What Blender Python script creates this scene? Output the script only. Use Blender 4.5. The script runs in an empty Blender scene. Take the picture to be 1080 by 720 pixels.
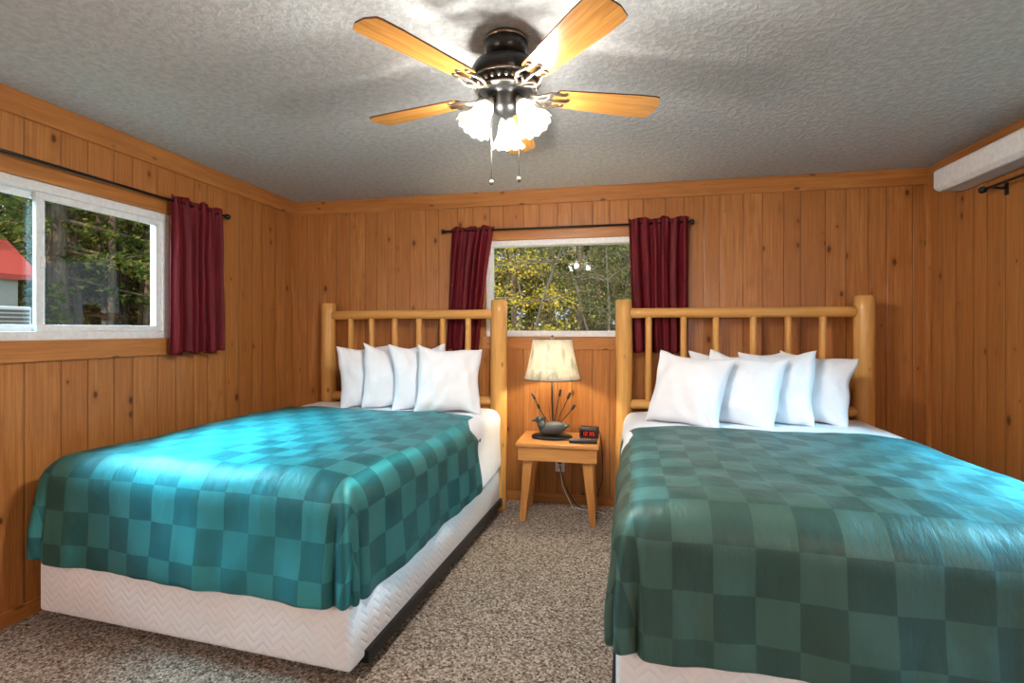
import bpy, bmesh, math, random
from mathutils import Vector, Matrix, noise
random.seed(7)
sc=bpy.context.scene
try:
    sc.view_settings.view_transform='Standard'
    sc.view_settings.look='None'
except Exception: pass
D=3.9; XL=-2.687; XR=2.106; YR=-1.1; H=2.44

# ------------------------------------------------------------ helpers
def link(o,parent=None):
    sc.collection.objects.link(o)
    if parent is not None: o.parent=parent
    return o
def empty(name,loc=(0,0,0),rz=0):
    e=bpy.data.objects.new(name,None); e.location=loc; e.rotation_euler=(0,0,rz); e.empty_display_size=.1
    return link(e)
def mesh(name,v,f,mat=None,parent=None,smooth=True,uvs=None):
    me=bpy.data.meshes.new(name); me.from_pydata([tuple(p) for p in v],[],f); me.update()
    if uvs is not None:
        l=me.uv_layers.new(name='UVMap')
        for lp in me.loops: l.data[lp.index].uv=uvs[lp.vertex_index]
    if smooth:
        for p in me.polygons: p.use_smooth=True
    o=bpy.data.objects.new(name,me)
    if mat: me.materials.append(mat)
    return link(o,parent)
def boxvf(x0,x1,y0,y1,z0,z1):
    v=[(x0,y0,z0),(x1,y0,z0),(x1,y1,z0),(x0,y1,z0),(x0,y0,z1),(x1,y0,z1),(x1,y1,z1),(x0,y1,z1)]
    f=[(0,3,2,1),(4,5,6,7),(0,1,5,4),(1,2,6,5),(2,3,7,6),(3,0,4,7)]
    return v,f
def boxes(name,lst,mat,parent=None,bevel=0,seg=2):
    V=[];F=[]
    for b in lst:
        v,f=boxvf(*b); n=len(V); V+=v; F+=[tuple(i+n for i in q) for q in f]
    o=mesh(name,V,F,mat,parent,smooth=False)
    if bevel:
        m=o.modifiers.new('b','BEVEL'); m.width=bevel; m.segments=seg; m.limit_method='ANGLE'
        if seg>2:
            for p in o.data.polygons: p.use_smooth=True
    return o
def box(name,x0,x1,y0,y1,z0,z1,mat,parent=None,bevel=0,seg=2):
    return boxes(name,[(x0,x1,y0,y1,z0,z1)],mat,parent,bevel,seg)
def tubevf(pts,rad,seg=12,sy=1.0):
    pts=[Vector(p) for p in pts]; n=len(pts)
    if not hasattr(rad,'__len__'): rad=[rad]*n
    V=[];F=[]
    t0=(pts[1]-pts[0]).normalized()
    up=Vector((0,0,1)) if abs(t0.z)<.9 else Vector((1,0,0))
    a=t0.cross(up).normalized()
    for i,p in enumerate(pts):
        t=(pts[min(i+1,n-1)]-pts[max(i-1,0)]).normalized()
        a=(a-t*a.dot(t)).normalized(); b=t.cross(a)
        for k in range(seg):
            an=2*math.pi*k/seg
            V.append(p+a*math.cos(an)*rad[i]+b*math.sin(an)*rad[i]*sy)
    for i in range(n-1):
        for k in range(seg):
            k2=(k+1)%seg
            F.append((i*seg+k,i*seg+k2,(i+1)*seg+k2,(i+1)*seg+k))
    F.append(tuple(range(seg-1,-1,-1))); F.append(tuple((n-1)*seg+k for k in range(seg)))
    return V,F
def tube(name,pts,rad,mat,parent=None,seg=12,sy=1.0):
    v,f=tubevf(pts,rad,seg,sy); return mesh(name,v,f,mat,parent)
def multi(name,parts,mat,parent=None,smooth=True):
    V=[];F=[]
    for v,f in parts:
        n=len(V); V+=list(v); F+=[tuple(i+n for i in q) for q in f]
    return mesh(name,V,F,mat,parent,smooth)
def lathevf(prof,seg=32,c=(0,0,0),M=None):
    V=[];F=[];c=Vector(c)
    for r,z in prof:
        for k in range(seg):
            an=2*math.pi*k/seg; p=Vector((r*math.cos(an),r*math.sin(an),z))
            if M is not None: p=M@p
            V.append(p+c)
    for i in range(len(prof)-1):
        for k in range(seg):
            k2=(k+1)%seg; F.append((i*seg+k,i*seg+k2,(i+1)*seg+k2,(i+1)*seg+k))
    return V,F
def ellvf(c,r,seg=16,rings=10,M=None):
    prof=[(max(1e-4,math.sin(math.pi*i/rings)),-math.cos(math.pi*i/rings)) for i in range(rings+1)]
    v,f=lathevf(prof,seg); S=Matrix.Diagonal((*r,))
    v=[(S@p) for p in v]
    if M is not None: v=[M@p for p in v]
    return [p+Vector(c) for p in v],f
def logvf(p0,p1,r,seed=0,n=14,seg=16,dome=True,r1=None):
    p0=Vector(p0);p1=Vector(p1); r1=r if r1 is None else r1; pts=[];rad=[]
    for i in range(n+1):
        t=i/n; p=p0.lerp(p1,t)
        o=noise.noise_vector(Vector((t*2.3,seed*3.1,0)))*r*.12
        pts.append(p+o); rad.append((r+(r1-r)*t)*(1+.10*noise.noise(Vector((t*4,seed*7.7,1)))))
    if dome:
        d=(p1-p0).normalized()
        pts=[pts[0]-d*.006]+pts+[pts[-1]+d*r*.12]; rad=[rad[0]*.9]+rad+[rad[-1]*.82]
    return tubevf(pts,rad,seg)

# ------------------------------------------------------------ material helpers
class NB:
    def __init__(s,name):
        s.m=bpy.data.materials.new(name); s.m.use_nodes=True; s.t=s.m.node_tree; s.t.nodes.clear()
        s.out=s.n('ShaderNodeOutputMaterial')
    def n(s,ty,**k):
        nd=s.t.nodes.new(ty)
        for a,b in k.items(): setattr(nd,a,b)
        return nd
    def l(s,a,b): s.t.links.new(a,b)
    def put(s,sock,v):
        if isinstance(v,bpy.types.NodeSocket): s.l(v,sock)
        else:
            if isinstance(v,tuple) and len(v)==3 and sock.type=='RGBA': v=(*v,1)
            sock.default_value=v
    def math(s,op,a,b=None,c=None,clamp=False):
        nd=s.n('ShaderNodeMath',operation=op); nd.use_clamp=clamp
        s.put(nd.inputs[0],a)
        if b is not None: s.put(nd.inputs[1],b)
        if c is not None: s.put(nd.inputs[2],c)
        return nd.outputs[0]
    def mix(s,f,a,b,bt='MIX'):
        nd=s.n('ShaderNodeMix',data_type='RGBA',blend_type=bt)
        s.put(nd.inputs[0],f); s.put(nd.inputs[6],a); s.put(nd.inputs[7],b); return nd.outputs[2]
    def obj(s): return s.n('ShaderNodeTexCoord').outputs['Object']
    def uv(s): return s.n('ShaderNodeTexCoord').outputs['UV']
    def vmul(s,v,sc):
        nd=s.n('ShaderNodeVectorMath',operation='MULTIPLY'); s.put(nd.inputs[0],v); nd.inputs[1].default_value=sc; return nd.outputs[0]
    def noise(s,v,scale,detail=3,rough=.5,dist=0):
        nd=s.n('ShaderNodeTexNoise'); s.put(nd.inputs['Vector'],v); nd.inputs['Scale'].default_value=scale
        nd.inputs['Detail'].default_value=detail; nd.inputs['Roughness'].default_value=rough; nd.inputs['Distortion'].default_value=dist
        return nd.outputs['Fac']
    def vor(s,v,scale,out='Distance'):
        nd=s.n('ShaderNodeTexVoronoi'); s.put(nd.inputs['Vector'],v); nd.inputs['Scale'].default_value=scale; return nd.outputs[out]
    def ramp(s,f,st):
        nd=s.n('ShaderNodeValToRGB'); s.put(nd.inputs[0],f); e=nd.color_ramp.elements
        while len(e)<len(st): e.new(.5)
        for i,(p,c) in enumerate(st):
            e[i].position=p; e[i].color=(*c,1) if isinstance(c,tuple) else (c,c,c,1)
        return nd.outputs[0]
    def mr(s,v,a,b,c=0,d=1):
        nd=s.n('ShaderNodeMapRange'); nd.clamp=True; s.put(nd.inputs[0],v)
        for i,x in enumerate((a,b,c,d)): nd.inputs[i+1].default_value=x
        return nd.outputs[0]
    def bump(s,h,st=.5,dist=.01):
        nd=s.n('ShaderNodeBump'); s.put(nd.inputs['Height'],h); nd.inputs['Strength'].default_value=st; nd.inputs['Distance'].default_value=dist; return nd.outputs[0]
    def pbr(s,col,rough=.5,bump=None,final=True,**k):
        nd=s.n('ShaderNodeBsdfPrincipled'); s.put(nd.inputs['Base Color'],col); s.put(nd.inputs['Roughness'],rough)
        if bump is not None: s.l(bump,nd.inputs['Normal'])
        for a,b in k.items(): s.put(nd.inputs[a.replace('_',' ')],b)
        if final: s.l(nd.outputs[0],s.out.inputs[0])
        return nd.outputs[0]
    def fin(s,sh): s.l(sh,s.out.inputs[0]); return s.m
def simple(name,col,rough=.5,**k):
    b=NB(name)
    n=b.noise(b.obj(),40,3)
    c=b.mix(b.mr(n,.3,.7),tuple(x*.92 for x in col),tuple(min(1,x*1.06) for x in col))
    b.pbr(c,rough,**k); return b.m

def panel_mat(name,axis):
    b=NB(name); tc=b.obj(); sp=b.n('ShaderNodeSeparateXYZ'); b.l(tc,sp.inputs[0])
    s=sp.outputs[axis]; z=sp.outputs[2]
    P=.54; offs=[0,.14,.25,.41,.54]
    q=b.math('DIVIDE',b.math('ADD',s,20.0),P); fl=b.math('FLOOR',q); t=b.math('MULTIPLY',b.math('FRACT',q),P)
    d=None; idn=b.math('MULTIPLY',fl,4.0)
    for o in offs:
        e=b.math('ABSOLUTE',b.math('SUBTRACT',t,o)); d=e if d is None else b.math('MINIMUM',d,e)
        if 0<o<P: idn=b.math('ADD',idn,b.math('GREATER_THAN',t,o))
    wn=b.n('ShaderNodeTexWhiteNoise',noise_dimensions='1D'); b.l(idn,wn.inputs['W']); rnd=wn.outputs['Value']
    cv=b.n('ShaderNodeCombineXYZ'); b.put(cv.inputs[0],s); b.put(cv.inputs[1],z); b.put(cv.inputs[2],b.math('MULTIPLY',rnd,17.0)); v=cv.outputs[0]
    g1=b.noise(b.vmul(v,(16,.9,1)),1.5,4,.6,1.2)
    g2=b.noise(b.vmul(v,(75,1.8,1)),1.5,4,.65,.6)
    kv=b.vmul(v,(10,5.6,3)); kn=b.n('ShaderNodeTexVoronoi'); b.l(kv,kn.inputs['Vector']); kn.inputs['Scale'].default_value=1
    ksep=b.n('ShaderNodeSeparateColor'); b.l(kn.outputs['Color'],ksep.inputs[0])
    ksz=b.mr(ksep.outputs[0],.30,1,.04,.17)
    kd=b.math('DIVIDE',kn.outputs['Distance'],ksz)
    knot=b.mr(kd,.6,1.15,1,0); halo=b.mr(kd,.9,3.0,1,0)
    c=b.mix(b.mr(g1,.3,.72),(.64,.30,.092),(.41,.150,.038))
    c=b.mix(b.mr(rnd,0,1,0,.85),c,(.42,.165,.043))
    c=b.mix(b.mr(g2,.38,.70,0,.60),c,(.25,.082,.019))
    c=b.mix(b.math('MULTIPLY',halo,.4),c,(.29,.09,.018))
    c=b.mix(b.math('MULTIPLY',knot,.9),c,(.085,.022,.006))
    gr=b.mr(d,.001,.0042,1,0)
    c=b.mix(b.math('MULTIPLY',gr,.68),c,(.10,.03,.008))
    h=b.math('ADD',b.mr(d,.0,.006,0,1),b.math('MULTIPLY',g2,.06))
    b.pbr(c,b.mr(g1,.3,.7,.28,.40),b.bump(h,.5,.004),Specular_IOR_Level=.45)
    return b.m
def wood(name,c1,c2,axis,scale=1,rough=.35,knots=True):
    b=NB(name); tc=b.obj(); sc_=[22,22,22]; sc_[axis]=1.3
    v=b.vmul(tc,tuple(x*scale for x in sc_))
    g=b.noise(v,1,4,.6,1.0); g2=b.noise(b.vmul(v,(5,5,5)),1,2)
    c=b.mix(b.mr(g,.3,.7),c1,c2); c=b.mix(b.mr(g2,.4,.8,0,.3),c,tuple(x*.45 for x in c2))
    if knots:
        ks=[9,9,9]; ks[axis]=4.5
        d=b.vor(b.vmul(tc,tuple(ks)),1); c=b.mix(b.mr(d,.07,.13,.75,0),c,tuple(x*.22 for x in c2))
    b.pbr(c,rough,b.bump(g,.15,.003)); return b.m

W_BACK=panel_mat('pine_panel_x',0); W_SIDE=panel_mat('pine_panel_y',1)
T1=(.56,.24,.063); T2=(.39,.14,.033)
TRX=wood('trim_wood_x',T1,T2,0); TRY=wood('trim_wood_y',T1,T2,1); TRZ=wood('trim_wood_z',T1,T2,2)
LOGX=wood('log_wood_x',(.84,.48,.15),(.66,.32,.08),0,.6,.3); LOGZ=wood('log_wood_z',(.84,.48,.15),(.66,.32,.08),2,.6,.3)
OAKX=wood('nightstand_wood_x',(.66,.31,.09),(.50,.19,.05),0); OAKZ=wood('nightstand_wood_z',(.66,.31,.09),(.50,.19,.05),2)
BLADE=wood('blade_oak',(.66,.32,.08),(.33,.125,.027),0,1.3,.22,False)
BLADE_E=simple('blade_edge',(.12,.045,.015),.4)
BLACK=simple('black_metal',(.02,.02,.022),.35,Metallic=.6)
BRONZE=simple('dark_bronze',(.03,.03,.03),.3,Metallic=.7)
PEWTER=simple('pewter',(.22,.19,.15),.35,Metallic=.8)
VINYL=simple('white_vinyl',(.80,.83,.85),.35)
PLAST=simple('white_plastic',(.88,.88,.87),.35)
DARK=simple('dark_plastic',(.02,.02,.022),.4)

def ceil_mat():
    b=NB('knockdown_ceiling'); tc=b.obj()
    n=b.noise(tc,34,5,.65,.3); n2=b.noise(tc,90,3); n3=b.noise(tc,1.2,2)
    h=b.math('ADD',b.mr(n,.42,.62),b.math('MULTIPLY',n2,.35))
    c=b.mix(b.mr(n,.38,.62),(.41,.42,.425),(.55,.56,.56)); c=b.mix(b.mr(n3,.3,.7,0,.15),c,(.43,.44,.44))
    b.pbr(c,.85,b.bump(h,.5,.006)); return b.m
def carpet_mat():
    b=NB('carpet'); tc=b.obj()
    n=b.noise(tc,70,5,.75); v=b.vor(tc,140); big=b.noise(tc,3,3); w=b.n('ShaderNodeTexVoronoi'); b.l(tc,w.inputs['Vector']); w.inputs['Scale'].default_value=120
    s=b.n('ShaderNodeSeparateColor'); b.l(w.outputs['Color'],s.inputs[0])
    c=b.ramp(b.math('ADD',b.math('MULTIPLY',n,.55),b.math('MULTIPLY',s.outputs[0],.45)),[(.24,(.07,.052,.042)),(.42,(.34,.27,.215)),(.58,(.58,.49,.405)),(.78,(.98,.90,.80))])
    c=b.mix(b.mr(big,.3,.7,0,.2),c,(.31,.255,.205))
    h=b.math('ADD',n,b.math('MULTIPLY',v,-.6))
    b.pbr(c,.95,b.bump(h,1.0,.02),Specular_IOR_Level=.15); return b.m
CEIL=ceil_mat(); CARPET=carpet_mat()

# ------------------------------------------------------------ room shell
WT=.14
WZ0,WZ1=1.29,2.05
def wall_with_hole(name,axis,a0,a1,p0,p1,h0,h1,mat):
    L=[]
    def bx(u0,u1,z0,z1):
        if axis=='x': L.append((u0,u1,p0,p1,z0,z1))
        else: L.append((p0,p1,u0,u1,z0,z1))
    if h0 is None: bx(a0,a1,0,H)
    else:
        bx(a0,h0,0,H); bx(h1,a1,0,H); bx(h0,h1,0,WZ0); bx(h0,h1,WZ1,H)
    return boxes(name,L,mat)
BW0,BW1=-.99,.22; LW0,LW1=1.25,2.63; RW0,RW1=1.30,2.60
wall_with_hole('wall_back','x',XL-WT,XR+WT,D,D+WT,BW0,BW1,W_BACK)
wall_with_hole('wall_left','y',YR,D,XL-WT,XL,LW0,LW1,W_SIDE)
wall_with_hole('wall_right','y',YR,D,XR,XR+WT,RW0,RW1,W_SIDE)
wall_with_hole('wall_rear','x',XL-WT,XR+WT,YR-WT,YR,None,None,W_BACK)
box('floor',XL-WT,XR+WT,YR-WT,D+WT,-.12,0,CARPET)
box('ceiling',XL-WT,XR+WT,YR-WT,D+WT,H,H+.12,CEIL)
box('trim_1',XL,XR,D-.018,D,H-.115,H,TRX,None,.004)
box('trim_2',XL,XL+.018,YR,D-.018,H-.115,H,TRY,None,.004)
box('trim_3',XR-.018,XR,YR,D-.018,H-.115,H,TRY,None,.004)
box('trim_4',XL,XL+.05,D-.02,D,0,H-.115,TRZ,None,.003)
box('trim_5',XL,XL+.018,D-.07,D-.02,0,H-.115,TRZ,None,.003)
box('trim_6',XR-.03,XR,D-.03,D,0,H-.115,TRZ,None,.003)
box('baseboard_back',XL+.05,XR-.03,D-.014,D,0,.07,TRX,None,.004)
box('baseboard_left',XL,XL+.014,YR,D-.07,0,.07,TRY,None,.004)
box('baseboard_right',XR-.014,XR,YR,D-.03,0,.07,TRY,None,.004)

# ------------------------------------------------------------ windows / curtains
def glass_mat():
    b=NB('window_glass'); t=b.n('ShaderNodeBsdfTransparent'); t.inputs[0].default_value=(.97,.98,.97,1)
    g=b.n('ShaderNodeBsdfGlossy'); g.inputs['Roughness'].default_value=.01
    lw=b.n('ShaderNodeLayerWeight'); f=b.math('ADD',b.math('MULTIPLY',b.math('POWER',lw.outputs['Facing'],5.0),.85),.045)
    m=b.n('ShaderNodeMixShader'); b.l(f,m.inputs[0]); b.l(t.outputs[0],m.inputs[1]); b.l(g.outputs[0],m.inputs[2])
    return b.fin(m.outputs[0])
GLASS=glass_mat()
def window(name,loc,rz,w,slider,TR):
    e=empty(name,loc,rz); h=WZ1-WZ0; a=w/2; f=.045
    y0,y1=.0,.09
    boxes('frame',[(-a,a,y0,y1,0,f),(-a,a,y0,y1,h-f,h),(-a,-a+f,y0,y1,f,h-f),(a-f,a,y0,y1,f,h-f)],VINYL,e,.004)
    L=[]
    def sash(x0,x1,yy0,yy1,s=.032):
        L.extend([(x0,x1,yy0,yy1,f,f+s),(x0,x1,yy0,yy1,h-f-s,h-f),(x0,x0+s,yy0,yy1,f+s,h-f-s),(x1-s,x1,yy0,yy1,f+s,h-f-s)])
    def pane(nm,x0,x1,y,z0,z1): mesh(nm,[(x0,y,z0),(x1,y,z0),(x1,y,z1),(x0,y,z1)],[(0,1,2,3)],GLASS,e,False)
    if slider:
        sash(-a+f,.03,.045,.07); sash(-.03,a-f,.015,.04)
        boxes('sash',L,VINYL,e,.003)
        box('latch',-.012,.004,.005,.015,h/2-.03,h/2+.03,VINYL,e,.002)
        pane('glass_1',-a+f+.03,0,.058,f+.03,h-f-.03); pane('glass_2',0.0,a-f-.03,.028,f+.03,h-f-.03)
    else:
        pane('glass',-a+f-.004,a-f+.004,.042,f-.004,h-f+.004)
    boxes('casing',[(-a-.08,a+.08,-.02,0,h,h+.09),(-a-.08,a+.08,-.02,0,-.1,0),(-a-.08,-a,-.018,0,0,h),(a,a+.08,-.018,0,0,h)],TR,e,.004)
    return e
window('window_1',(-.385,D,WZ0),0,BW1-BW0,False,TRX)
window('window_2',(XL,1.94,WZ0),math.pi/2,LW1-LW0,True,TRX)
window('window_3',(XR,1.95,WZ0),-math.pi/2,RW1-RW0,True,TRX)

def curtain_mat():
    b=NB('burgundy_curtain'); tc=b.obj()
    n=b.noise(b.vmul(tc,(60,60,4)),1,3); w=b.noise(tc,400,2)
    c=b.mix(b.mr(n,.3,.7),(.10,.005,.010),(.19,.010,.019))
    p=b.pbr(c,.6,b.bump(w,.2,.002),final=False,Specular_IOR_Level=.3)
    t=b.n('ShaderNodeBsdfTranslucent'); t.inputs[0].default_value=(.35,.01,.03,1)
    m=b.n('ShaderNodeMixShader'); m.inputs[0].default_value=.12; b.l(p,m.inputs[1]); b.l(t.outputs[0],m.inputs[2])
    return b.fin(m.outputs[0])
CURT=curtain_mat()
def curtain(x0,x1,b0,b1,zt,zb,parent,seed,yc=-.07,folds=6):
    nx,nz=110,44; V=[];F=[]
    for j in range(nz+1):
        t=j/nz; z=zt+(zb-zt)*t
        for i in range(nx+1):
            u=i/nx
            ease=t**.8
            xa=x0+(b0-x0)*ease; xb=x1+(b1-x1)*ease
            ph=2*math.pi*folds*(u+.05*noise.noise(Vector((u*3,t*1.2,seed))))
            amp=.022*(1+.6*noise.noise(Vector((u*4,seed,2))))*(.5+.5*min(1,t*4))
            if t<.045: amp*=.5+.5*t/.045
            y=yc+amp*math.sin(ph)+.006*math.sin(2.3*ph+seed)+.012*noise.noise(Vector((u*3,t*3,seed+5)))
            x=xa+(xb-xa)*(u+.012*math.sin(ph*1.0+1))
            zz=z+(.008*math.sin(ph*.5+seed) if j in(0,nz) else 0)+(.01*noise.noise(Vector((u*9,seed,3))) if j==0 else 0)
            if .035<t<.065: y=yc+(y-yc)*.65
            V.append((x,y,zz))
    for j in range(nz):
        for i in range(nx):
            a=j*(nx+1)+i; F.append((a,a+1,a+nx+2,a+nx+1))
    o=mesh('panel',V,F,CURT,parent)
    m=o.modifiers.new('s','SOLIDIFY'); m.thickness=.003
    return o
def rodset(name,loc,rz,xa,xb,panels,zr=2.125):
    e=empty(name,loc,rz); y=-.07
    tube('rod',[(xa,y,zr),(xb,y,zr)],.008,BLACK,e)
    P=[]
    for x,s in((xa,-1),(xb,1)):
        P.append(tubevf([(x,y,zr),(x+s*.008,y,zr),(x+s*.012,y,zr),(x+s*.03,y,zr),(x+s*.034,y,zr)],[.010,.012,.019,.019,.012],14))
        xx=x-s*.05
        P.append(tubevf([(xx,y,zr-.004),(xx,-.03,zr-.012),(xx,-.001,zr-.012)],.006,8))
        P.append(boxvf(xx-.012,xx+.012,-.006,-.0,zr-.05,zr+.02))
    multi('brackets',P,BLACK,e)
    for k,p in enumerate(panels): curtain(*p,e,k*3.7+xa)
    return e
rodset('curtain_rod_with_curtains',(-.385,D,0),0,-.92,.93,[(-.87,-.52,-.915,-.655,2.155,1.18),(.495,.925,.53,.915,2.165,1.18)])
rodset('curtain_rod_with_curtains',(XL,1.94,0),math.pi/2,-1.06,1.07,[(-1.03,-.63,-1.03,-.63,2.16,1.2),(.63,1.045,.63,1.045,2.16,1.195)])
rodset('curtain_rod_with_curtains',(XR,1.95,0),-math.pi/2,-1.31,1.2,[(-.98,-.6,-.98,-.6,2.155,1.2),(.66,1.05,.66,1.05,2.155,1.2)])

# ------------------------------------------------------------ mini-split air conditioner
e=empty('air_conditioner',(XR-.001,3.08,2.19))
prof=[(0,0),(-.14,0),(-.165,.02),(-.165,.12),(-.155,.132),(0,.132)]
V=[];F=[];n=len(prof)
for y in(-.47,.47):
    for x,z in prof: V.append((x,y,z))
for i in range(n): F.append((i,(i+1)%n,n+(i+1)%n,n+i))
F.append(tuple(range(n-1,-1,-1))); F.append(tuple(range(n,2*n)))
o=mesh('body',V,F,PLAST,e,False); m=o.modifiers.new('b','BEVEL'); m.width=.006; m.segments=2
box('louver',-.142,-.03,-.43,.43,-.006,0.004,simple('louver_grey',(.55,.56,.57),.4),e,.002)

# ------------------------------------------------------------ ceiling fan
FX,FY=-.396,1.86
fan=empty('ceiling_fan',(FX,FY,H))
bd=[lathevf([(.001,0),(.078,0),(.082,-.012),(.080,-.05),(.066,-.075),(.048,-.082),(.048,-.092),(.10,-.098),(.122,-.108),(.131,-.128),(.131,-.160),(.120,-.172),(.115,-.178),(.112,-.198),(.085,-.212),(.06,-.216),(.056,-.225),(.056,-.262),(.045,-.275),(.03,-.288),(.012,-.295),(.001,-.31)],48)]
multi('motor_housing',bd,BRONZE,fan)
bits=[]
for k in range(28):
    a=2*math.pi*k/28; bits.append(ellvf((.116*math.cos(a),.116*math.sin(a),-.186),(.0075,.0075,.009),8,6))
bits.append(lathevf([(.128,-.164),(.134,-.167),(.128,-.171)],48)); bits.append(lathevf([(.106,-.199),(.113,-.203),(.104,-.207)],48))
bits.append(lathevf([(.083,-.006),(.086,-.012),(.083,-.018)],40))
multi('ornament_band',bits,PEWTER,fan)
bm_angles=[math.radians(94.6-72*k) for k in range(5)]
for k,a in enumerate(bm_angles):
    R=Matrix.Rotation(a,4,'Z')@Matrix.Translation((0,0,-.207))@Matrix.Rotation(math.radians(-9),4,'X')
    N=26; r0,r1=.185,.615; up=[]
    for i in range(N+1):
        t=i/N; x=r0+(r1-r0)*t; w=.050+.020*min(1,t*1.3)
        if t<.06: w*=math.sqrt(max(0,1-((.06-t)/.06)**2))*.5+.5
        if t>.93: w*=math.sqrt(max(0.0,1-((t-.93)/.07)**2))*.65+.35
        up.append((x,w))
    out=[(x,w) for x,w in up]+[(x,-w) for x,w in reversed(up)]
    n=len(out); V=[];F=[]
    for zz in(-.003,.003):
        for x,y in out: V.append((x,y,zz))
    F.append(tuple(range(n))[::-1]); F.append(tuple(range(n,2*n)))
    for i in range(n): F.append((i,(i+1)%n,n+(i+1)%n,n+i))
    o=mesh('blade_%d'%(k+1),V,F,BLADE,fan,False); o.data.materials.append(BLADE_E); o.matrix_local=R
    for p in o.data.polygons:
        if len(p.vertices)==4: p.material_index=1
    P=[]
    for s in(1,-1):
        P.append(tubevf([(.095,s*.012,.0),(.12,s*.018,-.012),(.145,s*.038,-.016),(.17,s*.046,-.012),(.20,s*.036,-.008),(.225,s*.034,-.006)],[.007,.006,.006,.006,.006,.005],8))
        P.append(tubevf([(.12,0,-.012),(.15,s*.010,-.016),(.168,s*.026,-.014),(.16,s*.036,-.013),(.15,s*.030,-.013)],[.005,.005,.005,.004,.003],8))
        P.append(ellvf((.225,s*.034,-.005),(.011,.011,.004),10,6))
    P.append(tubevf([(.095,0,0),(.13,0,-.014),(.18,0,-.013),(.24,0,-.006)],[.010,.007,.005,.008],8))
    P.append(ellvf((.24,0,-.005),(.011,.011,.004),10,6))
    o=multi('blade_iron_%d'%(k+1),P,PEWTER,fan); o.matrix_local=R
def shade_mat(name,es):
    b=NB(name); tr=b.n('ShaderNodeBsdfTransparent'); tl=b.n('ShaderNodeBsdfTranslucent'); tl.inputs[0].default_value=(1,.98,.95,1)
    em=b.n('ShaderNodeEmission'); em.inputs[0].default_value=(1,.98,.95,1); em.inputs[1].default_value=es
    gl=b.n('ShaderNodeBsdfGlossy'); gl.inputs['Roughness'].default_value=.1
    m1=b.n('ShaderNodeMixShader'); m1.inputs[0].default_value=.6; b.l(tl.outputs[0],m1.inputs[1]); b.l(tr.outputs[0],m1.inputs[2])
    m2=b.n('ShaderNodeMixShader'); m2.inputs[0].default_value=.08; b.l(m1.outputs[0],m2.inputs[1]); b.l(gl.outputs[0],m2.inputs[2])
    ad=b.n('ShaderNodeAddShader'); b.l(m2.outputs[0],ad.inputs[0]); b.l(em.outputs[0],ad.inputs[1]); return b.fin(ad.outputs[0])
SHADE=shade_mat('frosted_glass_shade',.12)
b=NB('bulb_glow'); em=b.n('ShaderNodeEmission'); em.inputs[0].default_value=(1,.97,.92,1); em.inputs[1].default_value=25; BULB=b.fin(em.outputs[0])
for k,adeg in enumerate((98,222,332)):
    a=math.radians(adeg); dirv=Vector((math.cos(a),math.sin(a),0))
    ax=(dirv*math.sin(math.radians(30))+Vector((0,0,-math.cos(math.radians(30))))).normalized()
    s=Vector((0,0,-.25))+dirv*.07
    q=Vector((0,0,1)).rotation_difference(ax).to_matrix()
    tube('light_arm_%d'%(k+1),[Vector((0,0,-.25))+dirv*.04,Vector((0,0,-.238))+dirv*.062,s,s+ax*.03],[.010,.012,.020,.024],PEWTER,fan)
    prof=[(.024,.018),(.030,.03),(.034,.048),(.037,.07),(.044,.092),(.056,.112),(.067,.124)]
    v,f=lathevf(prof,48,(0,0,0))
    vv=[]
    for i,p in enumerate(v):
        ring=i//48; kk=i%48
        sc_=1+.03*math.sin(kk*2*math.pi/48*12)*(ring/6.)
        vv.append(q@Vector((p.x*sc_,p.y*sc_,p.z+.004*math.sin(kk*2*math.pi/48*12)*(ring==6)))+s)
    o=mesh('glass_shade_%d'%(k+1),vv,f,SHADE,fan); m=o.modifiers.new('s','SOLIDIFY'); m.thickness=.002
    v,f=ellvf((0,0,0),(.019,.019,.026),14,10,q); c=s+ax*.07
    mesh('bulb_%d'%(k+1),[p+c for p in v],f,BULB,fan)
    ld=bpy.data.lights.new('fan_bulb_light_%d'%(k+1),'POINT'); ld.energy=38; ld.color=(1,.96,.89); ld.shadow_soft_size=.025
    lo=bpy.data.objects.new('fan_bulb_light_%d'%(k+1),ld); link(lo,fan); lo.location=s+ax*.12
multi('pull_chain',[tubevf([(-.055,.0,-.25),(-.056,0,-.53)],.0016,6),tubevf([(.055,-.03,-.26),(.056,-.03,-.535)],.0016,6),
   ellvf((-.056,0,-.538),(.009,.009,.011),10,8),ellvf((.056,-.03,-.543),(.009,.009,.011),10,8)],PEWTER,fan)

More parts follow.
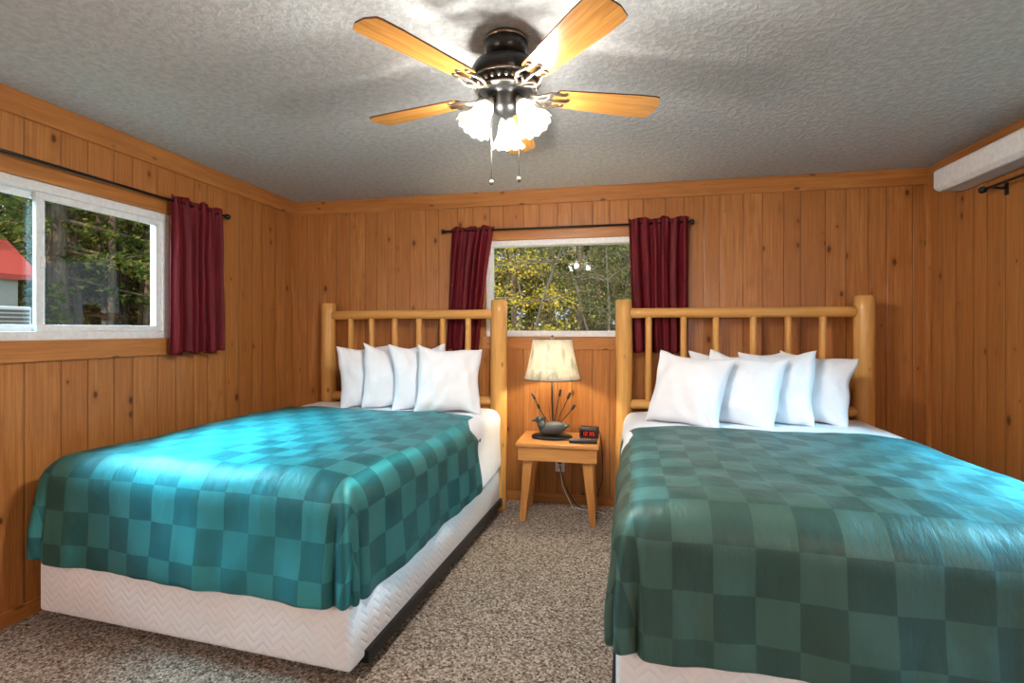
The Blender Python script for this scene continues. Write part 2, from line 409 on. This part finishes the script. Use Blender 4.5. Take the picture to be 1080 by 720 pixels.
# ------------------------------------------------------------ beds
def cover_mat(name,ca,cb,ga,gb,mixf):
    # shot-weave fabric: dull weft (diffuse) with lustrous teal warp (anisotropic gloss)
    b=NB(name); uv=b.uv()
    ck=b.n('ShaderNodeTexChecker'); b.l(uv,ck.inputs['Vector']); ck.inputs['Scale'].default_value=1/.142
    n=b.noise(b.vmul(uv,(300,60,1)),1,2); n2=b.noise(b.vmul(uv,(3,3,3)),1,3); n3=b.noise(b.vmul(uv,(9,4,1)),1,3,.6); n4=b.noise(b.vmul(uv,(1.6,1.6,1)),1,1)
    f=b.math('ADD',b.math('MULTIPLY',b.math('SUBTRACT',ck.outputs['Fac'],.5),b.mr(n4,.35,.65,.5,1)),.5)
    c=b.mix(f,ca,cb); g=b.mix(f,ga,gb)
    h=b.math('ADD',b.math('MULTIPLY',n,.06),b.math('ADD',n2,b.math('MULTIPLY',n3,.5)))
    bp=b.bump(h,.45,.03)
    p=b.pbr(c,.42,bp,final=False,Specular_IOR_Level=.35,Specular_Tint=(1,.95,.75))
    an=b.n('ShaderNodeBsdfAnisotropic'); b.l(g,an.inputs['Color']); an.inputs['Roughness'].default_value=.60; an.inputs['Anisotropy'].default_value=.45
    b.l(bp,an.inputs['Normal']); tg=b.n('ShaderNodeTangent',direction_type='UV_MAP'); tg.uv_map='UVMap'; b.l(tg.outputs[0],an.inputs['Tangent'])
    m=b.n('ShaderNodeMixShader'); m.inputs[0].default_value=mixf; b.l(p,m.inputs[1]); b.l(an.outputs[0],m.inputs[2])
    return b.fin(m.outputs[0])
def fabric(name,col,bsc=300,bst=.15):
    b=NB(name); tc=b.obj(); n=b.noise(tc,9,4,.55); w=b.noise(tc,bsc,2)
    c=b.mix(b.mr(n,.3,.7),tuple(x*.95 for x in col),col)
    b.pbr(c,.8,b.bump(b.math('ADD',n,b.math('MULTIPLY',w,.08)),bst,.02),Specular_IOR_Level=.2); return b.m
def boxspring_mat():
    b=NB('quilted_box_spring'); tc=b.obj(); sp=b.n('ShaderNodeSeparateXYZ'); b.l(tc,sp.inputs[0])
    s=b.math('ADD',sp.outputs[0],sp.outputs[1])
    zig=b.math('ABSOLUTE',b.math('SUBTRACT',b.math('FRACT',b.math('MULTIPLY',s,11.0)),.5))
    t=b.math('FRACT',b.math('ADD',b.math('MULTIPLY',sp.outputs[2],28.0),b.math('MULTIPLY',zig,2.4)))
    g=b.math('ABSOLUTE',b.math('SUBTRACT',t,.5))
    c=b.mix(b.mr(g,.0,.1,.18,0),(.80,.84,.90),(.6,.6,.62))
    b.pbr(c,.8,b.bump(b.mr(g,0,.3),.3,.005)); return b.m
COVER_L=cover_mat('teal_check_bedspread',(.045,.120,.118),(.020,.060,.062),(.03,.56,.64),(.014,.33,.40),.33)
COVER_R=cover_mat('olive_teal_check_bedspread',(.066,.088,.052),(.036,.050,.029),(.03,.42,.52),(.015,.27,.35),.21)
SHEET=fabric('white_sheet',(.88,.91,.96)); PILLOW=fabric('white_pillowcase',(.89,.91,.96),350,.3); BSPR=boxspring_mat()

def drape(name,W,t0,t1,L,top,drop,mat,parent,seed,foot=True,rr=.06,amp=1.0,res=.03,xoff=0,flare0=.004):
    dm=drop-rr+rr*math.pi/2
    ns=int((W+2*dm)/res); ss=[-(W/2+dm)+(W+2*dm)*i/ns for i in range(ns+1)]
    te=(L+dm) if foot else t1
    nt=int((te-t0)/res); ts=[t0+(te-t0)*j/nt for j in range(nt+1)]
    def edge(d):
        if d<=0: return 0,0
        if d<rr*math.pi/2: return rr*math.sin(d/rr),-rr*(1-math.cos(d/rr))
        return rr,-(rr+d-rr*math.pi/2)
    V=[];F=[];U=[]
    Wi=W/2-rr; Li=L-rr
    for t in ts:
        for s in ss:
            dx=max(0,abs(s)-W/2); dy=max(0,t-L) if foot else 0
            sg=1 if s>0 else -1
            bx=sg*min(abs(s),W/2)*(Wi/(W/2)); by=min(t,L)*(Li/L) if foot else t
            d=max(dx,dy); o,zd=edge(d)
            if dx>0 or dy>0:
                L_=math.hypot(dx,dy); nx=sg*dx/L_; ny=dy/L_
            else: nx=ny=0
            cn=0
            if dx>0 and dy>0: cn=min(dx,dy)/max(dx,dy)
            x=bx+o*nx; y=by+o*ny; z=top+zd
            k=min(1,d/(drop*.9))
            if d>0:
                along=(by if dx>=dy else bx)
                wv=.011*math.sin(along*9+seed)+.015*noise.noise(Vector((along*4,seed,z*1.5)))+.012*noise.noise(Vector((along*11,seed+3,z*3)))
                flare=(flare0+wv*amp)*k+amp*k*(.015*cn+.03*math.exp(-((cn-.75)/.16)**2)-.03*math.exp(-((cn-.40)/.14)**2))
                x+=nx*flare; y+=ny*flare
                z+=.012*noise.noise(Vector((along*3,seed+9,0)))*k*amp+.02*cn*k*amp
                tk=.012*math.sin(math.pi*min(1,d/drop))*(1-cn)
                x-=nx*tk; y-=ny*tk
            ed=min(1,max(0,(W/2-abs(s))/.25))
            z+=amp*(.014*ed+.013*noise.noise(Vector((s*2.2,t*2.2,seed)))+.006*noise.noise(Vector((s*7,t*7,seed))))*(1 if d==0 else max(0,1-k*2))
            V.append((x+xoff,-y,z)); U.append((s,t))
    n1=len(ss)
    for j in range(len(ts)-1):
        for i in range(n1-1):
            a=j*n1+i; F.append((a,a+n1,a+n1+1,a+1))
    o=mesh(name,V,F,mat,parent,True,U)
    m=o.modifiers.new('s','SOLIDIFY'); m.thickness=.010; m.offset=1
    m=o.modifiers.new('ss','SUBSURF'); m.levels=1; m.render_levels=1
    return o
def pillow(name,loc,yaw,lean,w,h,t,parent,seed,roll=0):
    n=30; V=[];F=[]
    for side in(1,-1):
        for j in range(n+1):
            for i in range(n+1):
                u=-1+2*i/n; v=-1+2*j/n
                u_=math.sin(u*math.pi/2)*.35+u*.65; v_=math.sin(v*math.pi/2)*.35+v*.65
                x=w/2*u_*(1-.10*(1-v_*v_)); z=h/2*v_*(1-.10*(1-u_*u_))
                th=t/2*max(0,(1-u_**2)*(1-v_**2))**.45
                th*=1+.22*noise.noise(Vector((u*1.6+seed,v*1.6,side)))
                cr=.016*noise.noise(Vector((u*4+seed,v*2.5,side*2)))*min(1,th/(t*.2))
                sag=-.014*(1-u_*u_)*(v_>0)*v_
                V.append((x+.018*noise.noise(Vector((v*2,seed,1))),-side*(th+cr)+.02*u_*v_,z+sag+.02*noise.noise(Vector((u*1.6,seed,4)))))
    N=(n+1)**2
    for s in(0,1):
        for j in range(n):
            for i in range(n):
                a=s*N+j*(n+1)+i; q=(a,a+1,a+n+2,a+n+1); F.append(q if s==0 else q[::-1])
    o=mesh(name,V,F,PILLOW,parent)
    bm=bmesh.new(); bm.from_mesh(o.data); bmesh.ops.remove_doubles(bm,verts=bm.verts,dist=.0008); bm.to_mesh(o.data); bm.free()
    for p in o.data.polygons: p.use_smooth=True
    m=o.modifiers.new('ss','SUBSURF'); m.levels=1; m.render_levels=1
    o.matrix_local=Matrix.Translation(loc)@Matrix.Rotation(yaw,4,'Z')@Matrix.Rotation(-lean,4,'X')@Matrix.Rotation(roll,4,'Y')
    return o
def bed(name,loc,rz,W,L,cov0,hb_half,spind,seed,pill,COVER,top=.75,xo=0):
    e=empty(name,loc,rz)
    pr=.058
    multi('headboard_posts',[logvf((-hb_half,0.02,0),(-hb_half,.02,1.555),pr,seed,18,20),logvf((hb_half,.02,0),(hb_half,.02,1.56),pr*1.04,seed+1,18,20)],LOGZ,e)
    multi('headboard_rails',[logvf((-hb_half+.02,.02,1.462),(hb_half-.02,.02,1.462),.036,seed+2,14,14,False),logvf((-hb_half+.02,.02,.80),(hb_half-.02,.02,.80),.036,seed+3,14,14,False)],LOGX,e)
    multi('headboard_spindles',[logvf((x,.02,.80),(x,.02,1.45),.023,seed+5+i,8,12,False) for i,x in enumerate(spind)],LOGZ,e)
    a=W/2-.02
    fl=[]
    for s in(-1,1):
        x0,x1=sorted((xo+s*(W/2-.05),xo+s*(W/2+.010)))
        fl.append((x0,x1,-L+.10,-.06,.055,.105))
    fl+= [(xo-a,xo+a,-L*.5-.02,-L*.5+.02,.06,.09),(xo-a,xo+a,-L+.12,-L+.16,.06,.09),(xo-a,xo+a,-.24,-.2,.06,.09)]
    for s in(-1,1):
        for y in(-L+.25,-L*.5,-.2):
            fl.append((xo+s*(a-.06)-.02,xo+s*(a-.06)+.02,y-.02,y+.02,0,.07))
    boxes('metal_frame',fl,BLACK,e)
    box('box_spring',xo-W/2+.008,xo+W/2-.008,-L+.005,-.06,.07,.325,BSPR,e,.02,4)
    box('mattress',xo-W/2+.03,xo+W/2-.03,-L+.05,-.06,.325,top-.03,SHEET,e,.07,6)
    drape('sheet',W-.005,.05,cov0+.25,L,top,.42,SHEET,e,seed+2,foot=False,amp=.8,xoff=xo,rr=.08)
    drape('bedspread',W+.008,cov0,None,L+.01,top+.014,.455,COVER,e,seed,foot=True,rr=.12,xoff=xo)
    for i,p in enumerate(pill): pillow('pillow_%d'%(i+1),p[0],p[1],p[2],p[3],p[4],p[5],e,seed+i*5.3,p[6] if len(p)>6 else 0)
    return e
r=math.radians
zb=.76
bed('log_bed',(-1.575,3.72,0),r(-4),1.62,1.98,.47,.735,[-.53,-.34,-.13,.08,.28,.49],1.3,[
  ((.475,-.33,zb+.235),r(26),r(17),.47,.49,.19,r(3)),((.225,-.25,zb+.24),r(38),r(14),.44,.49,.17,r(-2)),((-.01,-.24,zb+.24),r(40),r(13),.44,.48,.17,r(2)),((-.23,-.23,zb+.235),r(40),r(12),.43,.48,.17,r(-3))],COVER_L,xo=-.033)
bed('log_bed',(.855,3.72,0),r(-2),1.56,2.11,.76,.775,[-.60,-.36,-.14,.10,.32,.53],8.1,[
  ((-.38,-.48,zb+.215),r(-24),r(24),.47,.48,.20,r(5)),((-.07,-.42,zb+.215),r(-26),r(22),.47,.47,.19,r(6)),((.15,-.32,zb+.225),r(-32),r(17),.46,.48,.18,r(-3)),((.385,-.25,zb+.215),r(-30),r(15),.44,.46,.18,r(3)),
  ((-.05,-.18,zb+.22),r(0),r(10),.60,.44,.13)],COVER_R)

# ------------------------------------------------------------ nightstand
ns=empty('nightstand',(-.375,3.63,0))
box('top',-.285,.285,-.21,.22,.532,.56,OAKX,ns,.005)
boxes('apron',[(-.27,.27,-.195,-.17,.435,.532),(-.27,.27,.18,.205,.435,.532)],OAKX,ns,.003)
boxes('apron_sides',[(-.265,-.243,-.17,.18,.435,.532),(.243,.265,-.17,.18,.435,.532)],OAKX,ns,.003)
P=[]
for sx in(-1,1):
    for y0,y1 in((-.165,-.135),(.145,.175)):
        v=[]
        for z,w,xo in((0,.020,.245),(.44,.034,.205),(.532,.036,.20)):
            for dx,yy in((-w,y0),(w,y0),(w,y1),(-w,y1)): v.append((sx*xo+dx,yy,z))
        f=[(0,3,2,1),(8,9,10,11)]
        for l in(0,4):
            for i in range(4): f.append((l+i,l+(i+1)%4,l+4+(i+1)%4,l+4+i))
        P.append((v,f))
multi('legs',P,OAKZ,ns,False)

# ------------------------------------------------------------ table lamp (duck and cattails)
lp=empty('table_lamp',(-.43,3.63,.561))
DUCK=simple('duck_green_black',(.015,.025,.03),.35); DUCKB=simple('duck_grey',(.04,.045,.05),.5)
multi('base',[lathevf([(.001,0),(.12,0),(.125,.008),(.12,.02),(.095,.028),(.001,.03)],32)],BRONZE,lp).scale=(1.2,.8,1)
My=Matrix.Rotation(r(-8),3,'Y')
multi('duck_body',[ellvf((.01,-.05,.078),(.10,.055,.048),20,12,My),ellvf((.10,-.05,.092),(.04,.026,.014),12,8,Matrix.Rotation(r(-25),3,'Y'))],DUCKB,lp)
multi('duck_head',[ellvf((-.085,-.05,.135),(.032,.025,.027),14,10),tubevf([(-.055,-.05,.085),(-.072,-.05,.10),(-.08,-.05,.13)],[.04,.03,.024],12),tubevf([(-.107,-.05,.132),(-.14,-.05,.125)],[.011,.004],10)],DUCK,lp)
st=[tubevf([(0,.02,.02),(0.004,.02,.12),(-.003,.02,.28),(0,.02,.44)],.007,8)]
for x,h,lx in((-.15,.32,-.06),(-.11,.24,-.03),(.13,.33,.05),(.165,.24,.06),(.06,.35,.02)):
    st.append(tubevf([(lx*.5,.02,.02),(lx,.02,h*.45),(x*.8,.02,h*.8),(x,.02,h)],.0035,6))
    st.append(tubevf([(x*.84,.02,h*.84),(x*.86,.02,h*.86),(x*.98,.02,h*.98),(x,.02,h)],[.004,.010,.010,.004],8))
for x,h in((-.09,.18),(.09,.2),(-.03,.25),(.04,.22)):
    st.append(tubevf([(x*.2,.03,.02),(x*.6,.03,h*.6),(x,.03,h)],[.006,.008,.001],6,.3))
multi('cattail_stems',st,BRONZE,lp)
multi('harp',[tubevf([(0,.02,.40),(.045,.02,.46),(.05,.02,.55),(.03,.02,.66),(0,.02,.71)],.0025,6),tubevf([(0,.02,.40),(-.045,.02,.46),(-.05,.02,.55),(-.03,.02,.66),(0,.02,.71)],.0025,6),ellvf((0,.02,.73),(.008,.008,.014),10,8)],BRONZE,lp)
def lshade():
    b=NB('parchment_shade'); tc=b.obj(); n=b.noise(tc,13,5,.65,.6); n2=b.noise(b.vmul(tc,(22,22,7)),1,3)
    c=b.mix(b.mr(n,.35,.65),(.95,.92,.84),(.78,.74,.63)); c=b.mix(b.mr(n2,.54,.66,0,.6),c,(.30,.32,.26))
    d=b.n('ShaderNodeBsdfDiffuse'); b.l(c,d.inputs[0]); t=b.n('ShaderNodeBsdfTranslucent'); b.l(c,t.inputs[0])
    m=b.n('ShaderNodeMixShader'); m.inputs[0].default_value=.5; b.l(d.outputs[0],m.inputs[1]); b.l(t.outputs[0],m.inputs[2]); return b.fin(m.outputs[0])
LSH=lshade()
o=multi('shade',[lathevf([(.205,.425),(.19,.47),(.172,.55),(.155,.63),(.142,.715)],40,(0,.02,0))],LSH,lp); m=o.modifiers.new('s','SOLIDIFY'); m.thickness=.002
TRM=simple('shade_trim',(.12,.07,.04),.6)
multi('shade_trim',[tubevf([(.206*math.cos(a),.02+.206*math.sin(a),.424) for a in [2*math.pi*i/40 for i in range(41)]],.004,6),tubevf([(.142*math.cos(a),.02+.142*math.sin(a),.716) for a in [2*math.pi*i/40 for i in range(41)]],.004,6)],TRM,lp)
v,f=ellvf((0,.02,.50),(.025,.025,.04)); mesh('bulb',v,f,BULB,lp)
ld=bpy.data.lights.new('lamp_light','POINT'); ld.energy=17; ld.color=(1,.84,.55); ld.shadow_soft_size=.035
lo=bpy.data.objects.new('lamp_light',ld); link(lo,lp); lo.location=(0,-.03,.56)

# alarm clock, remote
ck=empty('alarm_clock',(-.165,3.66,.561),r(-8))
box('body',-.065,.065,-.04,.04,0,.085,DARK,ck,.01,3)
b=NB('red_led'); em=b.n('ShaderNodeEmission'); em.inputs[0].default_value=(1,.05,.03,1); em.inputs[1].default_value=1.2; LED=b.fin(em.outputs[0])
box('screen',-.052,.052,-.0415,-.0395,.016,.065,simple('clock_screen',(.03,.004,.004),.15),ck)
seg=[]
def digit(x,s):
    W_,H_=.014,.026;z=.027;t=.0025
    d={'a':(0,W_,H_-t,H_),'g':(0,W_,H_/2-t/2,H_/2+t/2),'d':(0,W_,0,t),'f':(0,t,H_/2,H_),'b':(W_-t,W_,H_/2,H_),'e':(0,t,0,H_/2),'c':(W_-t,W_,0,H_/2)}
    for k in s: q=d[k]; seg.append((x+q[0],x+q[1],-.0435,-.0416,z+q[2],z+q[3]))
digit(-.042,'bc'); digit(-.02,'abged'); digit(.008,'abcdg'); digit(.030,'afgcd')
boxes('digits',seg,LED,ck)
rm=empty('remote_control',(-.20,3.50,.561),r(4))
box('body',-.095,.095,-.026,.026,0,.026,DARK,rm,.008,3)
boxes('buttons',[(-.07+i*.016,-.062+i*.016,-.014+j*.012,-.007+j*.012,.025,.028) for i in range(8) for j in range(3)],simple('button_grey',(.25,.25,.27),.5),rm)
# outlet + cords
ot=empty('wall_outlet',(-.40,D,.30))
box('plate',-.036,.036,-.008,0,-.058,.058,PLAST,ot,.003)
boxes('sockets',[(-.016,.016,-.0095,-.007,.008,.04),(-.016,.016,-.0095,-.007,-.04,-.008)],simple('ivory',(.7,.68,.6),.4),ot,.002)
box('plug',-.014,.014,-.035,-.008,.01,.036,DARK,ot,.003)
def off(pts,o): return [(a-o[0],b_-o[1],c-o[2]) for a,b_,c in pts]
tube('cord',off([(-.40,3.865,.32),(-.38,3.83,.24),(-.33,3.80,.12),(-.27,3.79,.03),(-.20,3.78,.008),(-.13,3.80,.05),(-.075,3.865,.20),(-.075,3.88,.40),(-.09,3.88,.55),(-.11,3.86,.59)],(-.43,3.63,.561)),.0035,simple('cord_black',(.02,.02,.02),.5),lp,8)
tube('cord_white',off([(-.395,3.86,.28),(-.37,3.80,.16),(-.29,3.75,.02),(-.2,3.77,.006),(-.10,3.74,.006),(-.05,3.70,.01)],(-.40,D,.30)),.003,PLAST,ot,8)

# ------------------------------------------------------------ two fill lights added behind the photographer for walls and ceiling, shaped as floor lamps
FSH=shade_mat('fill_lamp_shade',.6)
for x,y,en in((1.35,-.75,76),(-2.25,-.75,92)):
    fl=empty('fill_lamp',(x,y,0))
    multi('stand',[lathevf([(.001,0),(.14,0),(.14,.015),(.02,.03),(.012,.05),(.012,1.50),(.02,1.52),(.001,1.53)],24)],BRONZE,fl)
    multi('shade',[lathevf([(.20,1.50),(.14,1.80)],32)],FSH,fl)
    ld=bpy.data.lights.new('fill_lamp_light','POINT'); ld.energy=en; ld.color=(1,.99,.97); ld.shadow_soft_size=.10
    lo=bpy.data.objects.new('fill_lamp_light',ld); link(lo,fl); lo.location=(0,0,1.66)

# ------------------------------------------------------------ daylight at side windows (above the sight line, outside)
def area(name,loc,target,sx,sy,en,col):
    ld=bpy.data.lights.new(name,'AREA'); ld.shape='RECTANGLE'; ld.size=sx; ld.size_y=sy; ld.energy=en; ld.color=col
    o=bpy.data.objects.new(name,ld); link(o); o.location=loc
    o.rotation_euler=(Vector(target)-Vector(loc)).to_track_quat('-Z','Y').to_euler(); return o
area('daylight_left',(-4.3,1.8,3.25),(-2.0,2.1,.8),2.6,1.2,760,(.40,.82,1))
area('daylight_right',(3.7,1.7,3.25),(1.6,2.1,.8),2.6,1.2,1150,(.32,.75,1))
ld=bpy.data.lights.new('sun','SUN'); ld.energy=4.5; ld.angle=.01; ld.color=(1,.93,.80)
o=bpy.data.objects.new('sun',ld); link(o); o.rotation_euler=Vector((0,.8,-.6)).to_track_quat('-Z','Y').to_euler()
w=bpy.data.worlds.new('World'); sc.world=w; w.use_nodes=True; nt=w.node_tree; bg=nt.nodes['Background']
bg.inputs[0].default_value=(.72,.86,1,1); bg.inputs[1].default_value=1.3

# ------------------------------------------------------------ outdoors
def ground_mat():
    b=NB('forest_ground'); tc=b.obj(); n=b.noise(tc,1.5,6,.7); c=b.ramp(n,[(.3,(.08,.07,.03)),(.5,(.25,.19,.09)),(.7,(.22,.25,.08))]); b.pbr(c,.95); return b.m
boxes('ground',[(-60,60,-20,70,-.6,-.5)],ground_mat())
def leaf_mat(name,a,c_,d_):
    b=NB(name); tc=b.obj(); n=b.noise(tc,4.5,3,.7); c=b.ramp(n,[(.32,a),(.5,c_),(.68,d_)])
    d=b.n('ShaderNodeBsdfDiffuse'); b.l(c,d.inputs[0]); t=b.n('ShaderNodeBsdfTranslucent'); b.l(c,t.inputs[0])
    m=b.n('ShaderNodeMixShader'); m.inputs[0].default_value=.4; b.l(d.outputs[0],m.inputs[1]); b.l(t.outputs[0],m.inputs[2]); return b.fin(m.outputs[0])
def bark():
    b=NB('bark'); tc=b.obj(); n=b.noise(b.vmul(tc,(18,18,3)),1,5,.7); c=b.ramp(n,[(.3,(.05,.033,.018)),(.6,(.20,.135,.085)),(.8,(.36,.26,.17))]); b.pbr(c,.9,b.bump(n,.8,.03)); return b.m
BARK=bark(); PINE=leaf_mat('pine_needles',(.02,.045,.015),(.12,.16,.035),(.42,.36,.08)); YEL=leaf_mat('autumn_leaves',(.12,.14,.02),(.52,.38,.05),(.9,.54,.08)); BR=leaf_mat('brush_leaves',(.05,.06,.02),(.20,.19,.07),(.45,.38,.16))
def tree_mesh(name,kind,seed):
    rnd=random.Random(seed); V=[];F=[];MI=[]
    def add(v,f,m):
        n=len(V); V.extend(v); F.extend([tuple(i+n for i in q) for q in f]); MI.extend([m]*len(f))
    def leaf(p,s):
        d=Vector((rnd.gauss(0,1),rnd.gauss(0,1),rnd.gauss(0,1))).normalized(); e=d.orthogonal().normalized()*s*.5; d=d*s
        add([p-e,p+d*.5-e*.2,p+e,p+d],[(0,1,3,2)],1)
    if kind=='pine':
        hh=rnd.uniform(8,12); add(*tubevf([(0,0,-.1),(rnd.uniform(-.1,.1),0,hh*.5),(0,0,hh)],[.17,.12,.03],10),0)
        for i in range(70):
            z=rnd.uniform(1.2,hh); L=(hh-z)*.28+.35; a=rnd.uniform(0,6.28)
            if z<3 : L*=rnd.choice((.35,.9,1))
            p1=Vector((math.cos(a)*L,math.sin(a)*L,z-.25*L)); p0=Vector((0,0,z))
            add(*tubevf([p0,p1],[.025,.006],5),0)
            for k in range(int(60*L)):
                t=rnd.random()**.7; p=p0.lerp(p1,t)+Vector((rnd.gauss(0,.10),rnd.gauss(0,.10),rnd.gauss(-.05,.07))); leaf(p,rnd.uniform(.06,.14))
    elif kind=='leafy':
        for q in range(4):
            a=rnd.uniform(0,6.28); p=[Vector((0,0,-.1))]; dr=Vector((math.cos(a)*.3,math.sin(a)*.3,1))
            for k in range(6):
                p.append(p[-1]+dr*.8+Vector((rnd.gauss(0,.1),rnd.gauss(0,.1),0)))
                b0=p[-1]
                for w_ in range(5):
                    aa=rnd.uniform(0,6.28); l=rnd.uniform(.5,1.3); b1=b0+Vector((math.cos(aa)*l,math.sin(aa)*l,rnd.uniform(-.1,.5)))
                    add(*tubevf([b0,b0.lerp(b1,.5)+Vector((0,0,.06)),b1],[.018,.012,.004],5),0)
                    for g in range(rnd.choice((10,60,110))):
                        pp=b0.lerp(b1,rnd.uniform(.3,1.1))+Vector((rnd.gauss(0,.16),rnd.gauss(0,.16),rnd.gauss(0,.13))); leaf(pp,rnd.uniform(.035,.075))
            add(*tubevf(p,[.06,.055,.045,.035,.028,.02,.01],7),0)
    else:
        hh=rnd.uniform(7,11); add(*tubevf([(0,0,-.1),(rnd.uniform(-.3,.3),rnd.uniform(-.2,.2),hh*.5),(rnd.uniform(-.4,.4),0,hh)],[.075,.06,.03],9),0)
        for i in range(14):
            z=rnd.uniform(1,hh); a=rnd.uniform(0,6.28); L=rnd.uniform(.4,1.2)
            add(*tubevf([(0,0,z),(math.cos(a)*L,math.sin(a)*L,z+rnd.uniform(-.3,.3))],[.02,.004],5),0)
    me=bpy.data.meshes.new(name); me.from_pydata([tuple(p) for p in V],[],F)
    me.polygons.foreach_set('material_index',MI); me.update(); return me
pines=[tree_mesh('pine_m%d'%i,'pine',i+3) for i in range(3)]
leafy=[tree_mesh('leafy_m%d'%i,'leafy',i+20) for i in range(2)]
bare=[tree_mesh('bare_m%d'%i,'bare',i+40) for i in range(3)]
for m_ in pines: m_.materials.append(BARK); m_.materials.append(PINE)
for m_ in bare: m_.materials.append(BARK)
leafy[0].materials.append(BARK); leafy[0].materials.append(YEL); leafy[1].materials.append(BARK); leafy[1].materials.append(BR)
forest=empty('forest_trees',(0,0,-.5))
def plant(me,x,y,s=1):
    o=bpy.data.objects.new('tree',me); link(o,forest); o.location=(x,y,0); o.rotation_euler=(0,0,random.uniform(0,6.28)); o.scale=(s,s,s*random.uniform(.9,1.1))
for x,y,s in((-1.8,8.4,.8),(-3.0,9.3,.85)): plant(leafy[0],x,y,s)
for x,y,s in((.1,9.0,.7),(-.6,10.5,.8),(1.2,9.5,.8),(-.9,11.5,.7)): plant(leafy[1],x,y,s)
for i in range(16): plant(random.choice(pines),random.uniform(-9,5),random.uniform(13,24),random.uniform(.9,1.3))
for i in range(10): plant(random.choice(bare),random.uniform(-5,2),random.uniform(10,15))
for i in range(30):
    x=random.uniform(-26,-10); y=-x*random.uniform(.55,1.05)
    if x>-14.5 and y<7.5: y+=4.5
    plant(random.choice(pines),x,y,random.uniform(.9,1.3))
for i in range(10): plant(random.choice(pines),random.uniform(-30,-24),random.uniform(18,30),1.3)
for x,y in((-22,22),(-25,24.5),(-20,21),(-27,28),(-24,22)): plant(pines[0],x,y,1.3)
for i in range(26):
    x=random.uniform(-15,-9.5); y=-x*random.uniform(.72,1.02)
    if x>-14.5 and y<7.3: continue
    plant(random.choice(bare),x,y)
for x,y,s in((-12,11,.7),(-14,12,.8),(-13,9.5,.6),(-16,15.5,.9),(-17,17,1)): plant(leafy[1],x,y,s)
# shed
sh=empty('red_roof_shed',(-9,0,-.5))
box('walls',-3.6,-.25,3.4,6.28,0,2.75,simple('shed_siding',(.42,.40,.36),.8),sh)
RED=simple('red_metal_roof',(.50,.07,.05),.4)
v=[(0,3.0,2.7),(0,6.45,2.7),(-2,6.45,4.4),(-2,3.0,4.4),(-4,3.0,2.7),(-4,6.45,2.7)]
v2=[(a,b_,c_-.08) for a,b_,c_ in v]
mesh('roof',v+v2,[(0,1,2,3),(3,2,5,4),(6,9,8,7),(9,10,11,8),(0,6,7,1),(4,5,11,10),(1,7,8,2),(2,8,11,5),(0,3,9,6),(3,4,10,9)],RED,sh,False)
box('vent_unit',-.25,.15,5.5,6.2,1.68,2.2,PLAST,sh,.02)
boxes('vent_louvers',[(.15,.17,5.55,6.15,1.74+i*.062,1.775+i*.062) for i in range(7)],simple('louver_dark',(.15,.15,.15),.5),sh)

# ------------------------------------------------------------ camera
cam=bpy.data.cameras.new('camera'); co=bpy.data.objects.new('camera',cam); link(co)
co.location=(0,0,1.34); co.rotation_euler=(math.pi/2,0,math.radians(11.31)); cam.sensor_width=36; cam.lens=36*530/1080
cam.shift_y=-12/1080; cam.clip_start=.03; cam.clip_end=300
sc.camera=co
